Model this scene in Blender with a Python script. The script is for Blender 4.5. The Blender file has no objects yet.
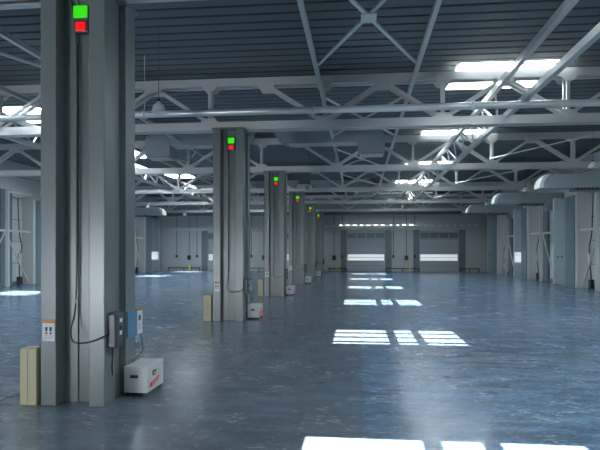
import bpy, bmesh, math, random
from mathutils import Vector, Matrix
random.seed(7)
sc = bpy.context.scene
C = sc.collection

# ------------------------------------------------------------------ materials
def nodes_of(name):
    m = bpy.data.materials.new(name); m.use_nodes = True
    nt = m.node_tree; b = nt.nodes['Principled BSDF']
    return m, nt, b
def paint(name, col, rough=.4, metal=0.0, var=.12, scale=3.0, rvar=.08, stretch=(1, 1, 1)):
    m, nt, b = nodes_of(name)
    tc = nt.nodes.new('ShaderNodeTexCoord'); mp = nt.nodes.new('ShaderNodeMapping')
    mp.inputs['Scale'].default_value = stretch
    n = nt.nodes.new('ShaderNodeTexNoise'); n.inputs['Scale'].default_value = scale; n.inputs['Detail'].default_value = 5
    nt.links.new(tc.outputs['Object'], mp.inputs['Vector']); nt.links.new(mp.outputs['Vector'], n.inputs['Vector'])
    mx = nt.nodes.new('ShaderNodeMix'); mx.data_type = 'RGBA'
    mx.inputs[6].default_value = (*[c * (1 - var) for c in col], 1)
    mx.inputs[7].default_value = (*[min(1, c * (1 + var)) for c in col], 1)
    nt.links.new(n.outputs['Fac'], mx.inputs[0]); nt.links.new(mx.outputs[2], b.inputs['Base Color'])
    mr = nt.nodes.new('ShaderNodeMapRange'); mr.inputs[3].default_value = rough - rvar; mr.inputs[4].default_value = rough + rvar
    nt.links.new(n.outputs['Fac'], mr.inputs[0]); nt.links.new(mr.outputs[0], b.inputs['Roughness'])
    b.inputs['Metallic'].default_value = metal
    return m
def glow(name, col, s, base=None):
    m, nt, b = nodes_of(name)
    b.inputs['Base Color'].default_value = (*(base or col), 1)
    b.inputs['Emission Color'].default_value = (*col, 1); b.inputs['Emission Strength'].default_value = s
    b.inputs['Roughness'].default_value = .4
    return m

M = {}
M['column'] = paint('column_paint', (.168, .19, .186), .30, .0, .015, 1.5, .04, (1, 1, .15))
M['steel'] = paint('truss_paint', (.78, .77, .74), .30, .35, .012, 2.5, .03)
M['brace'] = paint('brace_paint', (.78, .79, .76), .30, .35, .012, 2.5, .03)
M['roof'] = paint('roof_sheet', (.125, .148, .158), .5, .2, .012, .6, .03)
M['roofdark'] = paint('roof_groove', (.02, .025, .03), .7, 0, .05, .6)
M['white_wall'] = paint('wall_panel', (.70, .71, .70), .5, 0, .01, .8, .03)
M['grey_wall'] = paint('rear_wall_panel', (.46, .48, .47), .4, .1, .012, .8, .04, (1, 1, .3))
M['gate'] = paint('gate_paint', (.27, .34, .37), .28, .2, .012, .9, .02, (1, 1, .3))
M['gate_dark'] = paint('gate_housing_paint', (.17, .225, .25), .3, .2, .012, .9, .02, (1, 1, .3))
M['door'] = paint('dock_door_paint', (.40, .43, .44), .3, .3, .012, .9, .05)
M['pil'] = paint('pilaster_paint', (.16, .18, .185), .4, .1, .1, .9)
M['duct'] = paint('duct_paint', (.36, .41, .41), .42, .1, .01, 1.2, .03)
M['black'] = paint('black_plastic', (.018, .02, .022), .45, 0, .1, 4)
M['dark'] = paint('dark_grey_case', (.06, .068, .075), .4, 0, .1, 6)
M['white_case'] = paint('white_case', (.62, .64, .63), .4, 0, .04, 6)
M['paper'] = paint('paper', (.68, .69, .70), .6, 0, .04, 20)
M['orange'] = paint('orange_header', (.50, .20, .04), .5, 0, .1, 20)
M['blue'] = paint('blue_board', (.10, .24, .36), .45, 0, .08, 10)
M['red'] = paint('red_marking', (.85, .03, .03), .5, 0, .15, 20)
M['yellow'] = paint('yellow_paint', (.72, .58, .05), .4, 0, .1, 8)
M['beige'] = paint('beige_guard', (.50, .45, .27), .5, 0, .06, 5)
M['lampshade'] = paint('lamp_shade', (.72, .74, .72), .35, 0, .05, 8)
M['green_on'] = glow('green_signal', (.028, .64, .0), 1.0, (.0, .02, .0))
M['red_on'] = glow('red_signal', (.86, .0, .0), 1.0, (.02, .0, .0))
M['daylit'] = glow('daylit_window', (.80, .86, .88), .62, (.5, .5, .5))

# skylight glass: mostly clear
m, nt, b = nodes_of('clear_glass')
out = nt.nodes['Material Output']; tr = nt.nodes.new('ShaderNodeBsdfTransparent'); tr.inputs[0].default_value = (.93, .96, .97, 1)
gl = nt.nodes.new('ShaderNodeBsdfGlossy'); gl.inputs['Roughness'].default_value = .05
mix = nt.nodes.new('ShaderNodeMixShader'); mix.inputs[0].default_value = .06
nt.links.new(tr.outputs[0], mix.inputs[1]); nt.links.new(gl.outputs[0], mix.inputs[2]); nt.links.new(mix.outputs[0], out.inputs[0])
M['glass'] = m

# floor: sealed blue-grey concrete with scuffs, slab joints and a polish that varies
m, nt, b = nodes_of('sealed_concrete')
N = nt.nodes.new; L = nt.links.new
tc = N('ShaderNodeTexCoord')
def noise(scale, detail, st, rough=.6):
    mp = N('ShaderNodeMapping'); mp.inputs['Scale'].default_value = st
    n = N('ShaderNodeTexNoise'); n.inputs['Scale'].default_value = scale; n.inputs['Detail'].default_value = detail
    n.inputs['Roughness'].default_value = rough
    L(tc.outputs['Object'], mp.inputs['Vector']); L(mp.outputs['Vector'], n.inputs['Vector'])
    return n.outputs['Fac']
def rng(v, a, b_, c, d):
    r = N('ShaderNodeMapRange'); r.inputs[1].default_value = a; r.inputs[2].default_value = b_
    r.inputs[3].default_value = c; r.inputs[4].default_value = d; L(v, r.inputs[0]); return r.outputs[0]
def math_(op, a, b_):
    n = N('ShaderNodeMath'); n.operation = op
    for i, v in enumerate((a, b_)):
        if isinstance(v, (int, float)): n.inputs[i].default_value = v
        else: L(v, n.inputs[i])
    return n.outputs[0]
big = noise(.22, 4, (1, 1, 1)); mid = noise(1.6, 8, (1, .8, 1), .7); fine = noise(14, 10, (.5, 1.0, 1), .8)
def mixc(f, a, b_):
    n = N('ShaderNodeMix'); n.data_type = 'RGBA'; L(f, n.inputs[0])
    for i, v in ((6, a), (7, b_)):
        if isinstance(v, tuple): n.inputs[i].default_value = (*v, 1)
        else: L(v, n.inputs[i])
    return n.outputs[2]
col = mixc(rng(big, .35, .65, 0, 1), (.15, .20, .26), (.085, .21, .37))
col = mixc(rng(mid, .35, .7, 0, .5), col, (.16, .185, .21))
mot = noise(2.6, 12, (.55, 1.5, 1), .78); grit = noise(30, 6, (.5, 1, 1), .7)
col = mixc(rng(mot, .47, .60, 0, .75), col, (.055, .075, .095))
col = mixc(rng(mot, .50, .38, 0, .45), col, (.30, .38, .46))
col = mixc(rng(grit, .50, .62, 0, .5), col, (.05, .065, .085))
col = mixc(rng(grit, .47, .36, 0, .35), col, (.34, .42, .50))
sep = N('ShaderNodeSeparateXYZ'); L(tc.outputs['Object'], sep.inputs[0])
jw = None
for x in (-3.78, 3.68):
    d = math_('ABSOLUTE', math_('SUBTRACT', sep.outputs[0], x), 0)
    j = math_('LESS_THAN', d, .012)
    jw = j if jw is None else math_('MAXIMUM', jw, j)
less_sky = math_('MULTIPLY', math_('LESS_THAN', sep.outputs[0], .04), math_('GREATER_THAN', sep.outputs[0], -3.78))  # greyer strip: weaker blue sky reflection put into the floor colour
col = mixc(math_('MULTIPLY', less_sky, .55), col, (.12, .13, .132))
col = mixc(math_('MULTIPLY', jw, .7), col, (.02, .022, .025))
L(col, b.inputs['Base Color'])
ro = math_('ADD', rng(mid, .3, .7, .13, .27), rng(fine, .42, .62, -.02, .08))
L(ro, b.inputs['Roughness'])
bp = N('ShaderNodeBump'); bp.inputs['Strength'].default_value = .10; bp.inputs['Distance'].default_value = .012
L(mot, bp.inputs['Height']); L(bp.outputs[0], b.inputs['Normal'])
M['floor'] = m

# ------------------------------------------------------------------ mesh helpers
class MB:
    def __init__(s): s.bm = bmesh.new()
    def box(s, x0, y0, z0, x1, y1, z1, bevel=0):
        r = bmesh.ops.create_cube(s.bm, size=1, matrix=Matrix.Translation(((x0+x1)/2, (y0+y1)/2, (z0+z1)/2)) @ Matrix.Diagonal((abs(x1-x0), abs(y1-y0), abs(z1-z0), 1)))
        if bevel:
            es = list({e for v in r['verts'] for e in v.link_edges})
            bmesh.ops.bevel(s.bm, geom=es, offset=bevel, segments=2, affect='EDGES', profile=.5)
        return s
    def bar(s, p, q, w, h, up=(0, 0, 1), off=(0, 0, 0)):
        p = Vector(p) + Vector(off); q = Vector(q) + Vector(off); d = (q - p); l = d.length; d.normalize()
        u = Vector(up); sd = d.cross(u)
        if sd.length < 1e-4: sd = d.cross(Vector((0, 1, 0)))
        sd.normalize(); u = sd.cross(d)
        mt = Matrix((( *sd, 0), (*d, 0), (*u, 0), (0, 0, 0, 1))).transposed(); mt.translation = (p + q) / 2
        bmesh.ops.create_cube(s.bm, size=1, matrix=mt @ Matrix.Diagonal((w, l, h, 1)))
        return s
    def tube(s, pts, r, seg=8):
        pts = [Vector(p) for p in pts]; rings = []
        for i, p in enumerate(pts):
            d = (pts[min(i+1, len(pts)-1)] - pts[max(i-1, 0)]).normalized()
            a = d.cross(Vector((0, 0, 1)))
            if a.length < .05: a = d.cross(Vector((0, 1, 0)))
            a.normalize(); c = d.cross(a)
            rings.append([s.bm.verts.new(p + r * (a * math.cos(t) + c * math.sin(t))) for t in [2*math.pi*k/seg for k in range(seg)]])
        for i in range(len(rings)-1):
            for k in range(seg):
                s.bm.faces.new((rings[i][k], rings[i][(k+1) % seg], rings[i+1][(k+1) % seg], rings[i+1][k]))
        s.bm.faces.new(rings[0]); s.bm.faces.new(rings[-1])
        return s
    def lathe(s, prof, cx, cy, seg=20):
        rings = [[s.bm.verts.new((cx + r*math.cos(2*math.pi*k/seg), cy + r*math.sin(2*math.pi*k/seg), z)) for k in range(seg)] for r, z in prof]
        for i in range(len(rings)-1):
            for k in range(seg):
                s.bm.faces.new((rings[i][k], rings[i][(k+1) % seg], rings[i+1][(k+1) % seg], rings[i+1][k]))
        return s
    def prism(s, poly, y0, y1):            # polygon in XZ, extruded along Y
        a = [s.bm.verts.new((x, y0, z)) for x, z in poly]; b_ = [s.bm.verts.new((x, y1, z)) for x, z in poly]
        s.bm.faces.new(a); s.bm.faces.new(b_)
        n = len(poly)
        for i in range(n): s.bm.faces.new((a[i], a[(i+1) % n], b_[(i+1) % n], b_[i]))
        return s
    def build(s, name, mat, parent=None, smooth=False):
        bmesh.ops.recalc_face_normals(s.bm, faces=s.bm.faces)
        if smooth:
            for f in s.bm.faces: f.smooth = True
        me = bpy.data.meshes.new(name); s.bm.to_mesh(me); s.bm.free()
        me.materials.append(M[mat]); o = bpy.data.objects.new(name, me); C.objects.link(o)
        if parent: o.parent = parent
        return o
def tag(o, label=None, cat=None, group=None, kind=None):
    if label: o['label'] = label
    if cat: o['category'] = cat
    if group: o['group'] = group
    if kind: o['kind'] = kind
    return o
def thing(name, label, cat, loc=(0, 0, 0), group=None):
    o = bpy.data.objects.new(name, None); C.objects.link(o); o.location = loc; o.empty_display_size = .1
    return tag(o, label, cat, group)
def struct(o): o['kind'] = 'structure'; return o
def copy_tree(o, parent=None):
    c = o.copy(); C.objects.link(c)
    if parent: c.parent = parent
    for ch in list(o.children): copy_tree(ch, c)
    return c
def dup(o, loc, label):
    c = copy_tree(o); c.location = loc; c['label'] = label
    return c
ORD = ['first', 'second', 'third', 'fourth', 'fifth', 'sixth', 'seventh']

# ------------------------------------------------------------------ layout (metres)
BAY = 6.85
ROWF = [5.45 + BAY*k for k in range(6)]         # front faces of the column row
ROWT = [y + .40 for y in ROWF]                  # truss planes
XC = -2.915                                     # column row centre
XR, XL = 9.75, -15.75                           # side wall faces
YB, YN = 42.0, -6.0                             # far wall, near wall
ZR = 5.65                                       # underside of the roof deck
ZB = 4.34                                       # underside of the trusses

# ------------------------------------------------------------------ shell
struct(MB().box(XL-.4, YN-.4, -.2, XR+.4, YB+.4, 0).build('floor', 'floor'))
SKY_R = (2.14, 4.55); SKY_L = (-10.9, -8.75)
SKY_YR = [-.95] + [-1.32 + BAY*j for j in range(1, 6)]; SKY_YL = [1.15 + BAY*j for j in range(6)]; SKY_D = 2.08
holes = [(*xs, y, y+SKY_D) for xs, ys in ((SKY_R, SKY_YR), (SKY_L, SKY_YL)) for y in ys]
SUN_SLIT = (-.4, 5.2, 40.30, 40.44)  # roof slit added to throw sun onto the far wall blocks
holes.append(SUN_SLIT)
def deck(mb, y0, y1, z0, z1):
    """strip of deck from wall to wall, broken where a rooflight opening crosses it"""
    cuts = sorted({y0, y1} | {min(max(v, y0), y1) for h in holes for v in h[2:]})
    for a, c in zip(cuts, cuts[1:]):
        if c - a < 1e-4: continue
        x = XL
        for h in sorted([h for h in holes if h[2] < (a+c)/2 < h[3]]):
            mb.box(x, a, z0, h[0], c, z1); x = h[1]
        mb.box(x, a, z0, XR, c, z1)
mb = MB(); n = int((YB - YN)/.345)
for i in range(n+1):
    y0 = YN + i*.345; deck(mb, y0, min(y0+.265, YB), ZR, ZR+.06)
ceil = struct(mb.build('ceiling', 'roof'))
mb = MB(); deck(mb, YN, YB, ZR+.012, ZR+.14)
mb.build('groove_backing', 'roofdark', ceil)

mb = MB().box(XR, YN, 0, XR+.25, YB, ZR+.14)
wr = struct(mb.build('wall_right', 'white_wall'))
mb = MB().box(XL-.25, YN, 0, XL, YB, ZR+.14)
wl = struct(mb.build('wall_left', 'white_wall'))
for w, x in ((wr, XR-.006), (wl, XL+.006)):
    mb = MB()
    for z in (1.0, 2.0, 3.0, 4.0, 5.0): mb.box(x-.006, YN, z-.012, x+.006, YB, z+.012)
    mb.build('panel_joint', 'pil', w)

DOORX = [-11.55, -6.22, -.89, 4.44]; DW, DH = 2.81, 2.95
def wall_with_doors(name, y0, y1, doors, mat, DH=DH):
    mb = MB(); x = XL
    for d in doors:
        mb.box(x, y0, 0, d, y1, DH); x = d + DW
    mb.box(x, y0, 0, XR, y1, DH); mb.box(XL, y0, DH, XR, y1, ZR+.14)
    return struct(mb.build(name, mat))
wb = wall_with_doors('wall_back', YB, YB+.25, DOORX, 'grey_wall')
mb = MB(); x = XL
while x < XR:
    inside = any(d-.1 < x < d+DW+.1 for d in DOORX)
    mb.box(x, YB-.012, 3.02 if inside else .0, x+.03, YB, ZR); x += .62
mb.build('panel_rib', 'grey_wall', wb)
# near wall behind the photographer: an opening added to give the columns front fill
NEARX = [-9.0]
wn = wall_with_doors('wall_near', YN-.25, YN, NEARX, 'grey_wall', 1.5)

# far loading doors
for i, d in enumerate(DOORX):
    o = struct(MB().box(d, YB+.06, 0, d+DW, YB+.12, DH).build('door_%d' % (i+1), 'door'))
    mb = MB()
    for z in (.42, .80, 1.32, 1.85, 2.38): mb.box(d, YB+.052, z-.008, d+DW, YB+.062, z+.008)
    mb.build('section_seam', 'pil', o)
    f = MB()
    for z in (.80, 1.045, 1.29): f.box(d+.04, YB+.03, z-.02, d+DW-.04, YB+.058, z+.02)
    f.build('window_frame', 'white_case', o)
    MB().box(d+.06, YB+.045, .82, d+DW-.06, YB+.057, 1.027).build('window_pane', 'daylit', o)
    MB().box(d+.06, YB+.045, 1.063, d+DW-.06, YB+.057, 1.27).build('window_pane', 'daylit', o)
    f = MB().box(d, YB+.01, 2.42, d+DW, YB+.05, 2.46).box(d, YB+.01, 2.86, d+DW, YB+.05, 2.90)
    for k in range(5): f.box(d+k*(DW-.04)/4, YB+.012, 2.46, d+k*(DW-.04)/4+.04, YB+.048, 2.86)
    f.build('transom_frame', 'white_case' if i == 2 else 'duct', o)
    MB().box(d+.03, YB+.05, 2.44, d+DW-.03, YB+.058, 2.88).build('transom_panel', 'pil' if i == 3 else 'gate_dark', o)
    for s in (d-.02, d+DW-.04):
        MB().box(s, YB-.03, 0, s+.06, YB+.06, DH+.03).build('door_jamb', 'duct', o)
t = 1
for d in DOORX:
    for x0, x1, mt in ((d-.46, d-.02, 'pil'), (d+DW+.03, d+DW+.48, 'pil' if d > 4 else 'column')):
        struct(MB().box(x0, YB-.09, 0, x1, YB, 3.3).build('trim_%d' % t, mt)); t += 1
lint = struct(MB().box(XL, YB-.14, 3.08, XR, YB, 3.28).build('trim_%d' % t, 'grey_wall')); t += 1
mb = MB()
for k in range(25): mb.box(-4.1+k*.52, YB-.16, 3.33, -3.84+k*.52, YB, 3.47)  # white blocks added to catch the slit's sun as bright dots
mb.build('bright_dot_row', 'white_case', lint)
struct(MB().box(XL, YB-.3, 4.2, XR, YB, 4.45).build('trim_%d' % t, 'pil')); t += 1

# things along the far wall
gaps = [(-14.6, -12.02), (-8.74, -6.22), (-3.41, -.89), (1.92, 4.44), (7.25, 8.7)]
glabel = ['at its left end', 'beyond the second column', 'left of the central door', 'between the two right-hand doors', 'at its right end']
for i, (a, c) in enumerate(gaps):
    r = thing('bumper_rail', 'low black bumper rail at the far wall foot ' + glabel[i], 'rail', ((a+c)/2, YB-.35, 0), 'bumper rails along the far wall')
    w = (c-a)/2 - .02
    MB().box(-w, -.03, .2, w, .03, .27).build('rail', 'black', r)
    for x in (-w+.03, 0, w-.03): MB().box(x-.03, -.03, 0, x+.03, .03, .2).build('post', 'black', r)
    if i == 4: continue
    for j, (fx, s, z) in enumerate(((.24, 'small black switch', 1.12), (.62, 'large black switch box', 1.02), (.86, 'small black second switch', 1.12))):
        big_ = .13 if j == 1 else .075
        b_ = thing('switch_box', '%s on the far wall %s' % (s, glabel[i]), 'switch', (a+(c-a)*fx, YB, z), 'switches on the far wall')
        MB().box(-big_, -.12, -big_*1.3, big_, 0, big_*1.3, .01).build('case', 'black', b_)
        MB().box(-.03, -.135, -.03, .03, -.12, .03).build('knob', 'dark', b_)
        mb = MB().tube([(a+(c-a)*fx, YB-.03, z+big_*1.3), (a+(c-a)*fx, YB-.03, 4.6)], .02)
        tag(mb.build('conduit', 'dark'), 'thin conduit rising from the %s %s' % (s, glabel[i]), 'conduit', 'conduits on the far wall')
    g = thing('corner_guard', 'short yellow guard post by the far wall ' + glabel[i], 'guard post', (a+(c-a)*.7, YB-.6, 0), 'yellow guard posts')
    MB().box(-.05, -.05, 0, .05, .05, .5, .01).build('post', 'yellow', g)
    MB().box(-.09, -.09, 0, .09, .09, .015).build('base_plate', 'dark', g)

# ------------------------------------------------------------------ rooflights
wi = 1
for (x0, x1), ys in ((SKY_R, SKY_YR), (SKY_L, SKY_YL)):
    for y in ys:
        o = bpy.data.objects.new('window_%d' % wi, None); C.objects.link(o); struct(o); wi += 1
        f = MB()
        z0, z1 = ZR-.01, ZR+.15
        f.box(x0-.02, y-.02, z0, x1+.02, y+.03, z1).box(x0-.02, y+SKY_D-.03, z0, x1+.02, y+SKY_D+.02, z1)
        f.box(x0-.02, y+.03, z0, x0+.03, y+SKY_D-.03, z1).box(x1-.03, y+.03, z0, x1+.02, y+SKY_D-.03, z1)
        for k in (1, 2, 3): f.box(x0+.03, y+k*SKY_D/4-.055, ZR+.08, x1-.03, y+k*SKY_D/4+.055, ZR+.15)
        f.build('frame', 'white_case', o)
        for k in range(4):
            MB().box(x0+.03, y+k*SKY_D/4+.055, ZR+.11, x1-.03, y+(k+1)*SKY_D/4-.055, ZR+.116).build('pane', 'glass', o)
o = bpy.data.objects.new('window_%d' % wi, None); C.objects.link(o); struct(o)  # holds the pane of the added slit that lights the far wall
MB().box(SUN_SLIT[0], SUN_SLIT[2], ZR+.1, SUN_SLIT[1], SUN_SLIT[3], ZR+.106).build('pane', 'glass', o)

# ------------------------------------------------------------------ columns
def make_column():
    r = thing('steel_column', 'grey built-up steel column nearest the camera, filling the left foreground', 'column', (XC, ROWF[0], 0), 'steel columns down the middle')
    H = ZB; W = .345
    for sx in (-1, 1):
        for y0, y1 in ((0, .24), (.52, .78)):
            x0, x1 = sorted((sx*W, sx*(W-.17)))
            MB().box(x0, y0, 0, x1, y1, H, .008).build('leg', 'column', r)
    MB().box(-.17, .17, 0, -.03, .60, H).build('web_plate', 'column', r)          # shallow left half of the recess
    MB().box(-.03, .19, 0, .17, .60, H).build('web_plate', 'column', r)
    for sx in (-1, 1):
        x0, x1 = sorted((sx*.17, sx*.27))
        MB().box(x0, .22, 0, x1, .54, H).build('side_plate', 'column', r)
    MB().box(-.37, -.03, H-.03, .37, .81, H).build('cap_plate', 'column', r)
    return r
col0 = make_column()
cols = [col0] + [dup(col0, (XC, ROWF[k], 0), '%s grey steel column from the camera in the middle row' % ORD[k]) for k in range(1, 6)]

at_col = ['on the nearest column'] + ['on the %s column' % ORD[k] for k in range(1, 6)]
by_col = ['beside the nearest column'] + ['beside the %s column from the camera' % ORD[k] for k in range(1, 6)]
def each(maker, text, y=0):
    """build at the first column, then copy along the row"""
    o = maker(); o['label'] = text % at_col[0] if '%s' in text else text
    for k in range(1, 6): dup(o, (o.location.x, o.location.y + BAY*k, o.location.z), text % at_col[k])
def signal():
    r = thing('signal_light', '', 'signal light', (XC+.055, ROWF[0]+.16, 4.06), 'signal lights on the columns')
    MB().box(-.08, -.09, -.205, .08, 0, .075, .006).build('housing', 'dark', r)
    MB().box(-.074, -.11, -.062, .074, -.09, .062, .004).build('green_lamp', 'green_on', r)
    MB().box(-.050, -.11, -.195, .050, -.09, -.108, .004).build('red_lamp', 'red_on', r)
    return r
each(signal, 'square green lamp over a smaller red lamp in the recess %s')
def cable():
    f0 = ROWF[0]
    pts = [(XC-.10, f0+.145, 4.30), (XC-.06, f0+.14, 4.05), (XC-.035, f0+.145, 3.85), (XC-.02, f0+.14, 3.3), (XC-.025, f0+.145, 2.2), (XC-.03, f0+.14, 1.2),
           (XC-.04, f0+.12, .92), (XC-.045, f0+.06, .80), (XC-.01, f0+.0, .70), (XC+.06, f0-.03, .655), (XC+.16, f0-.03, .66), (XC+.26, f0-.03, .685), (XC+.335, f0-.02, .72), (XC+.36, f0+.03, .735), (XC+.36, f0+.06, .737)]
    r = bpy.data.objects.new('power_cable', None); C.objects.link(r); r.location = (XC, f0, 0); tag(r, '', 'cable')
    r['group'] = 'power cables on the columns'
    MB().tube([(x-XC, y-f0, z) for x, y, z in smooth(pts)], .0085).build('cable_run', 'black', r, True)
    MB().tube([(.372, .12, .60), (.375, .12, .5), (.368, .12, .38), (.37, .13, .30)], .007).build('cable_tail', 'black', r, True)
    return r
def smooth(pts, n=5):
    P = [Vector(p) for p in pts]; out = []
    for i in range(len(P)-1):
        a, b_, c, d = P[max(i-1, 0)], P[i], P[i+1], P[min(i+2, len(P)-1)]
        for k in range(n):
            t_ = k/n
            out.append(.5*((2*b_) + (-a+c)*t_ + (2*a-5*b_+4*c-d)*t_**2 + (-a+3*b_-3*c+d)*t_**3))
    return out + [P[-1]]
each(cable, 'black cable hanging down the recess and looping to the control box %s')
def control():
    r = thing('control_box', '', 'control box', (XC+.346, ROWF[0]+.05, .59), 'control boxes on the columns')
    MB().box(0, 0, 0, .10, .20, .365, .02).build('case', 'dark', r)
    MB().box(.02, -.002, .015, .03, .005, .35).build('cover_seam', 'black', r)
    MB().box(.10, .08, .26, .104, .14, .30).build('label_plate', 'paper', r)
    MB().box(.10, .08, .13, .104, .13, .17).build('label_plate', 'paper', r)
    MB().box(.10, .08, .18, .108, .13, .22, .003).build('switch', 'black', r)
    return r
each(control, 'dark grey control box with white plates %s')
def notice():
    r = thing('notice', '', 'notice', (XC-.255, ROWF[0]-.001, .665), 'paper notices on the column fronts')
    MB().box(-.066, -.004, 0, .066, 0, .185).build('paper', 'paper', r)
    MB().box(-.066, -.006, .185, .066, 0, .222).build('header', 'orange', r)
    for x in (-.022, .024):
        MB().prism([(x-.014, .145), (x+.014, .145), (x+.014, .115), (x+.006, .095), (x-.006, .095), (x-.014, .115)], -.006, -.004).build('symbol', 'black', r)
        MB().prism([(x-.01, .09), (x+.01, .09), (x+.016, .07), (x-.016, .07)], -.0055, -.004).build('symbol', 'dark', r)
    mb = MB()
    for z in (.055, .04, .025): mb.box(-.05, -.0052, z-.003, .05, -.004, z+.003)
    mb.build('text_lines', 'duct', r)
    return r
each(notice, 'white paper notice with orange header and two black symbols %s')
def board():
    r = thing('notice_board', '', 'notice board', (XC+.346, ROWF[0]+.53, .62), 'blue boards on the column sides')
    MB().box(0, 0, 0, .02, .26, .29).build('blue_panel', 'blue', r)
    MB().box(0, .26, 0, .018, .42, .275).build('paper', 'paper', r)
    MB().box(0, .25, .275, .022, .43, .30).build('header', 'orange', r)
    MB().box(.018, .30, .16, .021, .37, .22).build('symbol', 'dark', r)
    mb = MB()
    for z in (.12, .10, .08, .06): mb.box(.018, .29, z-.004, .020, .39, z+.004)
    mb.build('text_lines', 'duct', r)
    return r
each(board, 'blue board with a white orange-headed notice on the aisle side %s')
def lead():
    pts = smooth([(.35, .36, .70), (.36, .50, .705), (.362, .62, .705)])
    r = thing('lead_cable', '', 'cable', (XC, ROWF[0], 0), 'thin leads by the notice boards')
    MB().tube([(.43, .17, .73), (.40, .28, .725), (.36, .42, .715), (.356, .53, .71)], .006).build('cable_run', 'black', r, True)
    MB().tube(smooth([(.345, .93, .62), (.36, .95, .52), (.37, .95, .43), (.35, .90, .37), (.345, .80, .345), (.345, .72, .34)]), .007).build('cable_tail', 'black', r, True)
    return r
each(lead, 'thin black lead running past the blue board %s')
def floorbox(kind):
    r = thing('floor_cabinet', '', 'cabinet', (XC+.49, ROWF[0]+.69, 0), 'white floor cabinets')
    MB().box(-.135, -.25, .04, .135, .25, .325, .008).build('body', 'white_case', r)
    MB().box(-.06, -.256, .20, .03, -.25, .235).build('display_slot', 'black', r)
    k = MB().box(.135, -.10, .20, .141, .0, .255).build('switch_plate', 'black', r)
    MB().box(.141, -.085, .21, .15, -.035, .24, .004).build('switch_knob', 'yellow', k)
    if kind == 0:      # slanted red lettering low on the aisle side
        mb = MB(); y = -.19
        def stroke(y0, z0, y1, z1): mb.bar((.137, y0, z0), (.137, y1, z1), .008, .009, (1, 0, 0))
        for i in range(5):
            o_ = -.19 + i*.062; zz = .085 + i*.006
            stroke(o_, zz, o_+.012, zz+.052)
            if i == 0: stroke(o_+.036, zz, o_+.048, zz+.052); stroke(o_+.006, zz+.026, o_+.042, zz+.026)
            elif i in (1, 2): [stroke(o_+h*.2, zz+h, o_+h*.2+.034, zz+h) for h in (0, .026, .052)]
            elif i == 3: [stroke(o_+h*.2, zz+h, o_+h*.2+.034, zz+h) for h in (.026, .052)]
            else: stroke(o_+.012-.02, zz+.052, o_+.045, zz+.052)
        mb.build('red_lettering', 'red', r)
    elif kind == 1:    # red lower panel
        MB().box(.135, -.235, .06, .139, .235, .17).build('red_panel', 'red', r)
        mb = MB()
        for z in (.09, .12): mb.box(.139, -.15, z, .1405, .12, z+.012)
        mb.build('lettering', 'paper', r)
    for sx in (-1, 1):
        for sy in (-1, 1):
            x, y = sx*.10, sy*.20
            MB().box(x-.025, y-.025, 0, x+.025, y+.025, .045).build('foot', 'black', r)
    return r
b0 = floorbox(0); b0['label'] = 'white floor cabinet with red lettering beside the nearest column'
b1 = floorbox(1); b1.location.y += BAY; b1['label'] = 'white floor cabinet with red lower panel beside the second column'
dup(b1, (b0.location.x, b0.location.y+2*BAY, 0), 'white floor cabinet with red lower panel beside the third column')
b2 = floorbox(2); b2.location.y += 3*BAY; b2['label'] = 'plain white floor cabinet beside the fourth column'
for k in (4, 5): dup(b2, (b0.location.x, b0.location.y+k*BAY, 0), 'plain white floor cabinet beside the %s column' % ORD[k])
def guard():
    r = thing('column_guard', '', 'guard', (XC-.475, ROWF[0]+.06, 0), 'beige guards left of the columns')
    MB().box(-.095, -.06, 0, .085, .10, .585, .006).build('body', 'beige', r)
    MB().box(-.012, -.063, .02, -.006, -.058, .57).build('seam', 'pil', r)
    return r
each(guard, 'beige rectangular guard at the left foot, the one %s')

# ------------------------------------------------------------------ trusses
PITCH = 1.315; X0 = XC - .50 + PITCH*0       # bottom-node positions every two pitches
ZT0, ZT1 = 5.34, 5.52                        # top chord
def hbeam(mb, x0, x1, z0, z1):
    """H section lying on its side: two upright flanges joined by a flat web"""
    zm = (z0+z1)/2
    mb.box(x0, -.15, z0, x1, -.125, z1); mb.box(x0, .125, z0, x1, .15, z1); mb.box(x0, -.125, zm-.012, x1, .125, zm+.012)
    mb.box(x0, -.125, z0, x1, -.05, z0+.014); mb.box(x0, .05, z0, x1, .125, z0+.014)
def pair(mb, p, q, w, gap, axis):
    """member of two angle bars with a slot between them"""
    off = (0, gap, 0) if axis == 'X' else (gap, 0, 0)
    for s in (-1, 1):
        o_ = Vector(off) * s
        mb.bar(Vector(p)+o_, Vector(q)+o_, .014, w, (0, 0, 1)) if False else mb.bar(Vector(p)+o_, Vector(q)+o_, w*.9, .05, (0, 1, 0) if axis == 'X' else (1, 0, 0))
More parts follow.
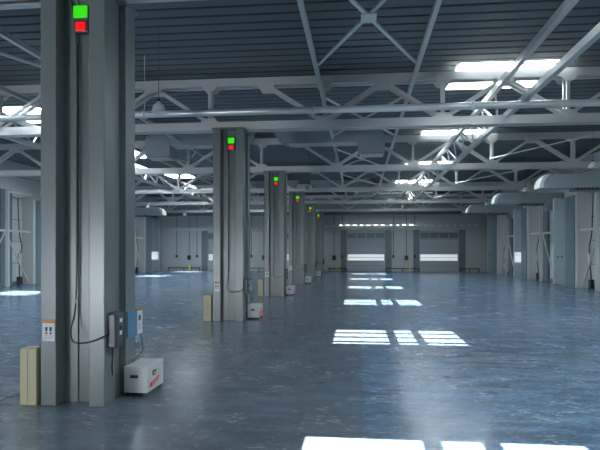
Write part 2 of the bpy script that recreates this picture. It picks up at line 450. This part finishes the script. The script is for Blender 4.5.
def cross_truss(x0, x1, name, label, cat='truss'):
    r = thing(name, label, cat, (0, ROWT[0], 0), 'cross trusses under the roof')
    m_ = MB(); hbeam(m_, x0, x1, ZT0, ZT1); m_.build('top_chord', 'steel', r)
    m_ = MB(); hbeam(m_, x0, x1, ZB, ZB+.19); m_.build('bottom_chord', 'steel', r)
    zb, zt = ZB+.17, ZT0+.02
    k0 = math.ceil((x0-X0)/PITCH); k1 = math.floor((x1-X0)/PITCH)
    prev = None
    for k in range(k0, k1+1):
        x = X0 + k*PITCH; low = (k % 2 == 0)
        node = (x, 0, zb if low else zt)
        for sy in (-.1525, .1525):
            y0, y1 = sy-.0075, sy+.0075
            if low:
                MB().prism([(x-.24, zb-.06), (x+.24, zb-.06), (x+.14, zb+.11), (x-.14, zb+.11)], y0, y1).build('gusset_plate', 'steel', r)
                MB().prism([(x-.20, zt), (x+.20, zt), (x+.10, zt-.12), (x-.10, zt-.12)], y0, y1).build('gusset_plate', 'steel', r)
            else:
                MB().prism([(x-.24, zt+.05), (x+.24, zt+.05), (x+.13, zt-.13), (x-.13, zt-.13)], y0, y1).build('gusset_plate', 'steel', r)
        if low:
            p = MB(); pair(p, (x, 0, zb), (x, 0, zt), .075, .105, 'X'); p.build('post', 'steel', r)
        if prev:
            d = MB(); pair(d, prev, node, .085, .105, 'X'); d.build('diagonal', 'steel', r)
        prev = node
    return r
where = ['above the nearest column'] + ['above the %s column' % ORD[k] for k in range(1, 6)]
ta = cross_truss(XC, XR, 'roof_truss', 'grey cross truss over the right aisle ' + where[0])
tb = cross_truss(XL, XC, 'roof_truss', 'grey cross truss over the left aisle ' + where[0])
for k in range(1, 6):
    dup(ta, (0, ROWT[k], 0), 'grey cross truss over the right aisle ' + where[k])
    dup(tb, (0, ROWT[k], 0), 'grey cross truss over the left aisle ' + where[k])

def long_truss(x, label):
    r = thing('longitudinal_truss', label, 'truss', (x, 0, 0), 'lengthwise trusses down the aisles')
    MB().box(-.05, YN, 5.05, .05, YB, 5.18).build('top_chord', 'brace', r)
    MB().box(.16, YN, 4.47, .26, YB, 4.59).build('bottom_chord', 'brace', r)
    p = BAY/10; y = ROWT[1]; up = True; prev = None
    while y < YB:
        node = (0, y, 5.06) if up else (.21, y, 4.57)
        if prev:
            d = MB(); d.bar(prev, node, .04, .04); d.build('diagonal', 'brace', r)
        prev = node; up = not up; y += p
    return r
long_truss(2.98, 'light grey lengthwise truss running over the right aisle')
long_truss(-9.25, 'light grey lengthwise truss running over the left aisle')

# pipe hung in front of the second row of trusses
p_ = thing('service_pipe', 'light grey service pipe across both aisles in front of the second column', 'pipe', (0, 11.15, ZB+.055), None)
MB().tube([(XL, 0, 0), (-9, 0, 0), (-3, 0, 0), (3, 0, 0), (XR, 0, 0)], .07, 14).build('pipe_run', 'brace', p_, True)
for x in (-13, -8.4, -4.4, -.9, 2.2, 4.9, 7.7): MB().box(x-.03, -.078, -.078, x+.03, .078, .078, .02).build('clamp', 'steel', p_)
for x in (-13, -8.4, -4.4, 4.9, 7.7): MB().tube([(x, 0, .08), (x, 0, ZR-ZB-.09)], .01, 6).build('hanger_rod', 'steel', p_)

# tie struts along the roof and cross bracing between them
for i, (x, s) in enumerate(((-.85, 'right aisle nearer the columns'), (1.15, 'right aisle nearer the lengthwise truss'), (-5.95, 'left aisle nearer the columns'), (-8.0, 'left aisle nearer the lengthwise truss'))):
    segs = [(YN, 18.15, 'front run'), (19.1, 31.85, 'middle run'), (32.8, YB, 'far run')] if i in (0, 2) else [(YN, YB, 'full length')]
    for y0, y1, q in segs:
        tag(MB().box(x-.04, y0, 5.19, x+.04, y1, 5.28).build('tie_strut', 'brace'), 'light grey strut along the roof, %s, %s' % (s, q), 'strut', 'struts along the roof')
def brace_set(xa, xb, label):
    r = thing('cross_brace', label, 'brace', ((xa+xb)/2, 8.75, 5.235), 'X braces under the roof')
    h = (xb-xa)/2 - .05
    MB().bar((-h, -2.25, -.012), (h, 2.25, -.012), .055, .04).build('brace_bar', 'brace', r)
    MB().bar((-h, 2.25, .012), (h, -2.25, .012), .055, .04).build('brace_bar', 'brace', r)
    MB().box(-.12, -.17, -.045, .12, .17, -.03).build('centre_plate', 'brace', r)
    return r
bl = ['just beyond the nearest column', 'just beyond the second column', 'just beyond the third column', 'just beyond the fourth column', 'just beyond the fifth column']
ba = brace_set(-.85, 1.15, 'grey X brace under right roof ' + bl[0])
bb = brace_set(-8.0, -5.95, 'grey X brace under left roof ' + bl[0])
for k in range(1, 5):
    dup(ba, (ba.location.x, 8.75+BAY*k, 5.235), 'grey X brace under right roof ' + bl[k])
    dup(bb, (bb.location.x, 8.75+BAY*k, 5.235), 'grey X brace under left roof ' + bl[k])
for k in range(1, 4):
    tag(MB().tube([(4.3, ROWT[k]+6.4, 4.62), (9.6, ROWT[k]+.3, 5.15)], .018, 6).build('tie_rod', 'brace'), 'thin slanting tie rod by the right wall, beyond the %s truss' % ORD[k], 'rod', 'thin tie rods over the right aisle')

# ------------------------------------------------------------------ ducts
def arc(cx, cz, r, a0, a1, n=10):
    return [(cx+r*math.cos(math.radians(a0+(a1-a0)*i/n)), cz+r*math.sin(math.radians(a0+(a1-a0)*i/n))) for i in range(n+1)]
def roof_duct(sgn, label):
    r = thing('ventilation_duct', label, 'duct', (XC + (0 if sgn > 0 else -.53), 18.6, 5.11), 'ventilation ducts under the roof')
    X = lambda pts: [(sgn*x, z) for x, z in pts]
    MB().prism(X([(.05, .50)] + arc(.60, .50, .50, 180+10, 270) + [(2.9, 0), (2.9, .50)]), -.30, .30).build('duct_body', 'duct', r)
    MB().prism(X([(2.88, -.34), (3.75, -.34)] + arc(3.35, .10, .40, 0, 90) + [(2.88, .50)]), -.36, .36).build('outlet_box', 'duct', r)
    g = MB().box(*sorted((sgn*2.95, sgn*3.70))[:1], -.33, -.40, sorted((sgn*2.95, sgn*3.70))[1], .33, -.34)
    o_ = g.build('grille_frame', 'steel', r)
    f = MB()
    for i in range(9):
        x = 2.99 + i*.08; a, c = sorted((sgn*x, sgn*(x+.05))); f.box(a, -.335, -.39, c, -.33, -.345)
    f.build('grille_slats', 'black', o_)
    MB().box(*(lambda a: (a[0], -.31, -.012, a[1], .31, .0))(sorted((sgn*.6, sgn*2.85)))).build('bottom_strip', 'lampshade', r)
    return r
d1 = roof_duct(1, 'rounded grey ventilation duct under the roof, right of the third column')
d2 = roof_duct(-1, 'rounded grey ventilation duct under the roof, left of the third column')
dup(d1, (XC, 18.6+2*BAY, 5.11), 'rounded grey ventilation duct under the roof, right of the fifth column')
dup(d2, (XC-.53, 18.6+2*BAY, 5.11), 'rounded grey ventilation duct under the roof, left of the fifth column')
def wall_duct(sgn, x, y, label):
    r = thing('wall_duct', label, 'duct', (x, y, 3.85), 'grey ducts reaching out from the side walls')
    X = lambda pts: [(sgn*a, z) for a, z in pts]
    Lh = 3.22
    MB().prism(X([(-Lh+.32, .49)] + arc(-Lh+.5, .05, .5, 118, 185, 8) + [(-Lh, 0), (0, 0), (0, .49)]), -.35, .35).build('duct_body', 'duct', r)
    MB().prism(X([(-Lh+.30, .47)] + arc(-Lh+.48, .05, .5, 118, 185, 8) + [(-Lh-.02, .0), (-Lh+.10, .0)] + arc(-Lh+.6, .05, .5, 185, 118, 8)), -.36, .36).build('lit_end', 'lampshade', r)  # pale band paints in the light on the rounded duct end
    a, c = sorted((sgn*-2.0, sgn*-.9)); o_ = MB().box(a, -.3, -.10, c, .3, 0).build('outlet_box', 'pil', r)
    f = MB()
    for i in range(8): f.box(a+.05+i*.13, -.305, -.08, a+.11+i*.13, -.30, -.02)
    f.build('grille_slats', 'black', o_)
    a, c = sorted((sgn*-.8, sgn*-.25)); MB().box(a, -.33, -.35, c, .2, 0, .02).build('fan_housing', 'duct', r)
    return r
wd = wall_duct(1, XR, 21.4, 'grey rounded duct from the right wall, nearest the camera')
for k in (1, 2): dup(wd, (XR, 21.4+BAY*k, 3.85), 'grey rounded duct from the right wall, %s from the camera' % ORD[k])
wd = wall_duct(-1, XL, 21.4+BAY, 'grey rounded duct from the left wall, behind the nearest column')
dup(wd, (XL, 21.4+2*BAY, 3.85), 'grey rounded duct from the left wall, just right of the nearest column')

# ------------------------------------------------------------------ pendant lamps
def lamp():
    r = thing('pendant_lamp', '', 'lamp', (0, 0, 0), 'pendant lamps')
    MB().lathe([(.0, .21), (.035, .205), (.045, .17), (.08, .15), (.105, .115), (.118, .07), (.13, .03), (.148, 0), (.14, 0), (.12, .03), (.108, .07), (.09, .11), (.05, .14), (0, .15)], 0, 0).build('shade', 'lampshade', r, True)
    MB().lathe([(0, .26), (.028, .255), (.032, .2), (0, .195)], 0, 0, 12).build('socket', 'black', r, True)
    MB().lathe([(0, .11), (.03, .10), (.045, .07), (.03, .035), (0, .025)], 0, 0, 12).build('bulb', 'paper', r, True)
    MB().tube([(0, 0, .25), (0, 0, ZR-4.08)], .006, 6).build('cord', 'dark', r)
    return r
lp = lamp(); spots = [(-3.6, 9.8, 'left of the second column in front of the truss'), (7.05, 17.8, 'at the right edge over the right aisle'), (7.05, 24.7, 'second of the right aisle row'), (7.05, 31.9, 'third of the right aisle row'),
    (7.05, 39.0, 'fourth of the right aisle row, by the far wall'), (-2.05, 23.0, 'just right of the fourth column'), (-12.4, 31.9, 'over the left aisle, nearer of two by the left wall'), (-12.4, 38.9, 'over the left aisle by the far wall'),(-8.6, 38.9, 'over the left aisle, in front of the left far door')]
for i, (x, y, s) in enumerate(spots):
    o = lp if i == 0 else copy_tree(lp)
    o.location = (x, y, 4.08); o['label'] = 'white bell-shaped pendant lamp ' + s

# ------------------------------------------------------------------ side walls: gates, bracing frames, cables
def gate(sgn, x, y, label, shine):
    """blue-grey gate leaf standing out from the wall, with its narrower dark housing on the near side"""
    r = thing('side_gate', label, 'gate', (x, y, 0), 'tall gates along the side walls')
    def bx(a, c, y0, z0, y1, z1, bev=0):
        a, c = sorted((-sgn*a, -sgn*c)); return MB().box(a, y0, z0, c, y1, z1, bev)
    bx(0, .52, -.35, 0, 1.28, 3.95, .01).build('leaf', 'gate', r)
    bx(0, .60, -1.42, 0, -.37, 3.95, .01).build('housing', 'gate_dark', r)
    bx(.0, .56, -1.62, 0, -1.44, 4.05).build('near_post', 'steel', r)
    bx(.0, .56, 1.29, 0, 1.37, 4.05).build('far_post', 'brace', r)
    f = MB(); 
    for z in (.65, 1.3, 1.95, 2.6, 3.25):
        a, c = sorted((-sgn*.515, -sgn*.524)); f.box(a, -.34, z-.008, c, 1.27, z+.008)
    f.build('section_seam', 'gate_dark', r)
    for yy in (.25, .75):
        bx(.52, .55, yy-.035, 1.24, yy+.035, 1.34, .008).build('handle', 'black', r)
    if shine:
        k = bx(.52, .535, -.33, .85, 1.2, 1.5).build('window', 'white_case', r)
        bx(.535, .54, -.28, .9, 1.15, 1.45).build('pane', 'daylit', k)  # pane glows to paint in a bright reflection on the leaf
    return r
def frame(sgn, x, y, label):
    r = thing('bracing_frame', label, 'frame', (x, y, 0), 'bracing frames along the side walls')
    def P(a, yy, z): return (-sgn*a, yy, z)
    MB().bar(P(.5, 0, 0), P(.5, 0, 4.2), .13, .13).build('post', 'brace', r)
    MB().bar(P(.45, -1.9, 2.45), P(.45, 1.75, 2.45), .07, .09).build('rail', 'steel', r)
    MB().bar(P(.40, -1.8, .1), P(.40, 0, 2.40), .05, .05).build('diagonal', 'steel', r)
    MB().bar(P(.40, 0, 2.40), P(.40, 1.7, .1), .05, .05).build('diagonal', 'steel', r)
    MB().bar(P(.5, -.02, 4.16), P(.5, 1.85, 4.16), .08, .08).build('rail', 'steel', r)
    return r
def hang_cable(sgn, x, y, label):
    r = thing('hanging_cable', label, 'cable', (x, y, 0), 'cables hanging at the side walls')
    pts = smooth([(-sgn*a, yy, z) for a, yy, z in ((.12, 0, 3.95), (.12, .05, 3.0), (.14, .12, 2.2), (.22, .15, 1.75), (.32, -.15, 1.35), (.34, -.22, 1.0), (.25, -.1, .7), (.2, 0, .36))])
    MB().tube(pts, .022).build('cable_run', 'black', r, True)
    a, c = sorted((-sgn*.12, -sgn*.28)); MB().box(a, -.12, 0, c, .12, .38, .02).build('plug_box', 'black', r)
    a, c = sorted((-sgn*.28, -sgn*.38)); MB().box(a, -.30, .95, c, -.1, 1.45, .02).build('terminal_box', 'white_case', r)
    return r
for sgn, xw, side in ((1, XR, 'right'), (-1, XL, 'left')):
    for i, k in enumerate((3, 4, 5)):
        y = ROWT[k]
        gate(sgn, xw-sgn*.02, y, 'tall blue-grey gate on the %s wall, %s from the camera%s' % (side, ORD[i], ', with a painted-in bright reflection' if (i == 1 and side == 'right') or (i == 2 and side == 'left') else ''), (i == 1 and side == 'right') or (i == 2 and side == 'left'))
        frame(sgn, xw, y-3.45, 'light grey post-and-rail bracing frame on the %s wall, %s from the camera' % (side, ORD[i]))
        hang_cable(sgn, xw, y-2.1, 'black cable hanging beside the %s gate of the %s wall' % (ORD[i], side))
        for y0, y1 in ((y-3.3, y-2.5), (y+1.5, y+2.7)):
            a, c = sorted((xw, xw-sgn*.10)); t += 1
            struct(MB().box(a, y0, 0, c, y1, 4.3).build('trim_%d' % t, 'gate_dark'))
for sgn, xw, nm in ((1, XR, 'right'), (-1, XL, 'left')):
    a, c = sorted((xw, xw-sgn*.04))
    struct(MB().box(a, YN, 0, c, YB, .16).build('baseboard_' + nm, 'pil'))

# ------------------------------------------------------------------ light
w = bpy.data.worlds.new('sky'); sc.world = w; w.cycles.sampling_method = 'MANUAL'; w.cycles.sample_map_resolution = 64; w.use_nodes = True
nt = w.node_tree; bg = nt.nodes['Background']
bg.inputs[0].default_value = (.84, .92, 1.0, 1); bg.inputs[1].default_value = 42.0
def portal(loc, rot, sx, sy):
    l = bpy.data.lights.new('sky_portal', 'AREA'); l.shape = 'RECTANGLE'; l.size = sx; l.size_y = sy; l.cycles.is_portal = True
    o = bpy.data.objects.new('sky_portal', l); C.objects.link(o); o.location = loc; o.rotation_euler = rot
for h in holes: portal(((h[0]+h[1])/2, (h[2]+h[3])/2, ZR+.25), (0, 0, 0), h[1]-h[0], h[3]-h[2])
for d in NEARX: portal((d+DW/2, YN-.3, .75), (math.radians(90), 0, 0), DW, 1.5)
s = bpy.data.lights.new('sun', 'SUN'); s.energy = 60; s.angle = math.radians(.25); s.color = (1, .96, .88)
so = bpy.data.objects.new('sun', s); C.objects.link(so)
so.rotation_euler = Vector((-2.65, 3.72, -5.7)).to_track_quat('-Z', 'Y').to_euler(); so.location = (5, -10, 20)

# ------------------------------------------------------------------ camera
cd = bpy.data.cameras.new('camera'); cam = bpy.data.objects.new('camera', cd); C.objects.link(cam)
cd.sensor_width = 36; cd.lens = 560/600*36; cd.shift_y = 25/600; cd.clip_start = .05; cd.clip_end = 200
cam.location = (0, 0, 1.6); cam.rotation_euler = (math.radians(90), 0, math.radians(6.0143))
sc.camera = cam
sc.view_settings.view_transform = 'Standard'; sc.view_settings.look = 'None'
sc.view_settings.exposure = 0.2; sc.view_settings.gamma = 1; sc.view_settings.use_curve_mapping = False
sc.cycles.use_denoising = True
sc.cycles.max_bounces = 10; sc.cycles.diffuse_bounces = 6; sc.cycles.glossy_bounces = 5; sc.cycles.transparent_max_bounces = 12
sc.cycles.sample_clamp_indirect = 3; sc.cycles.caustics_reflective = False
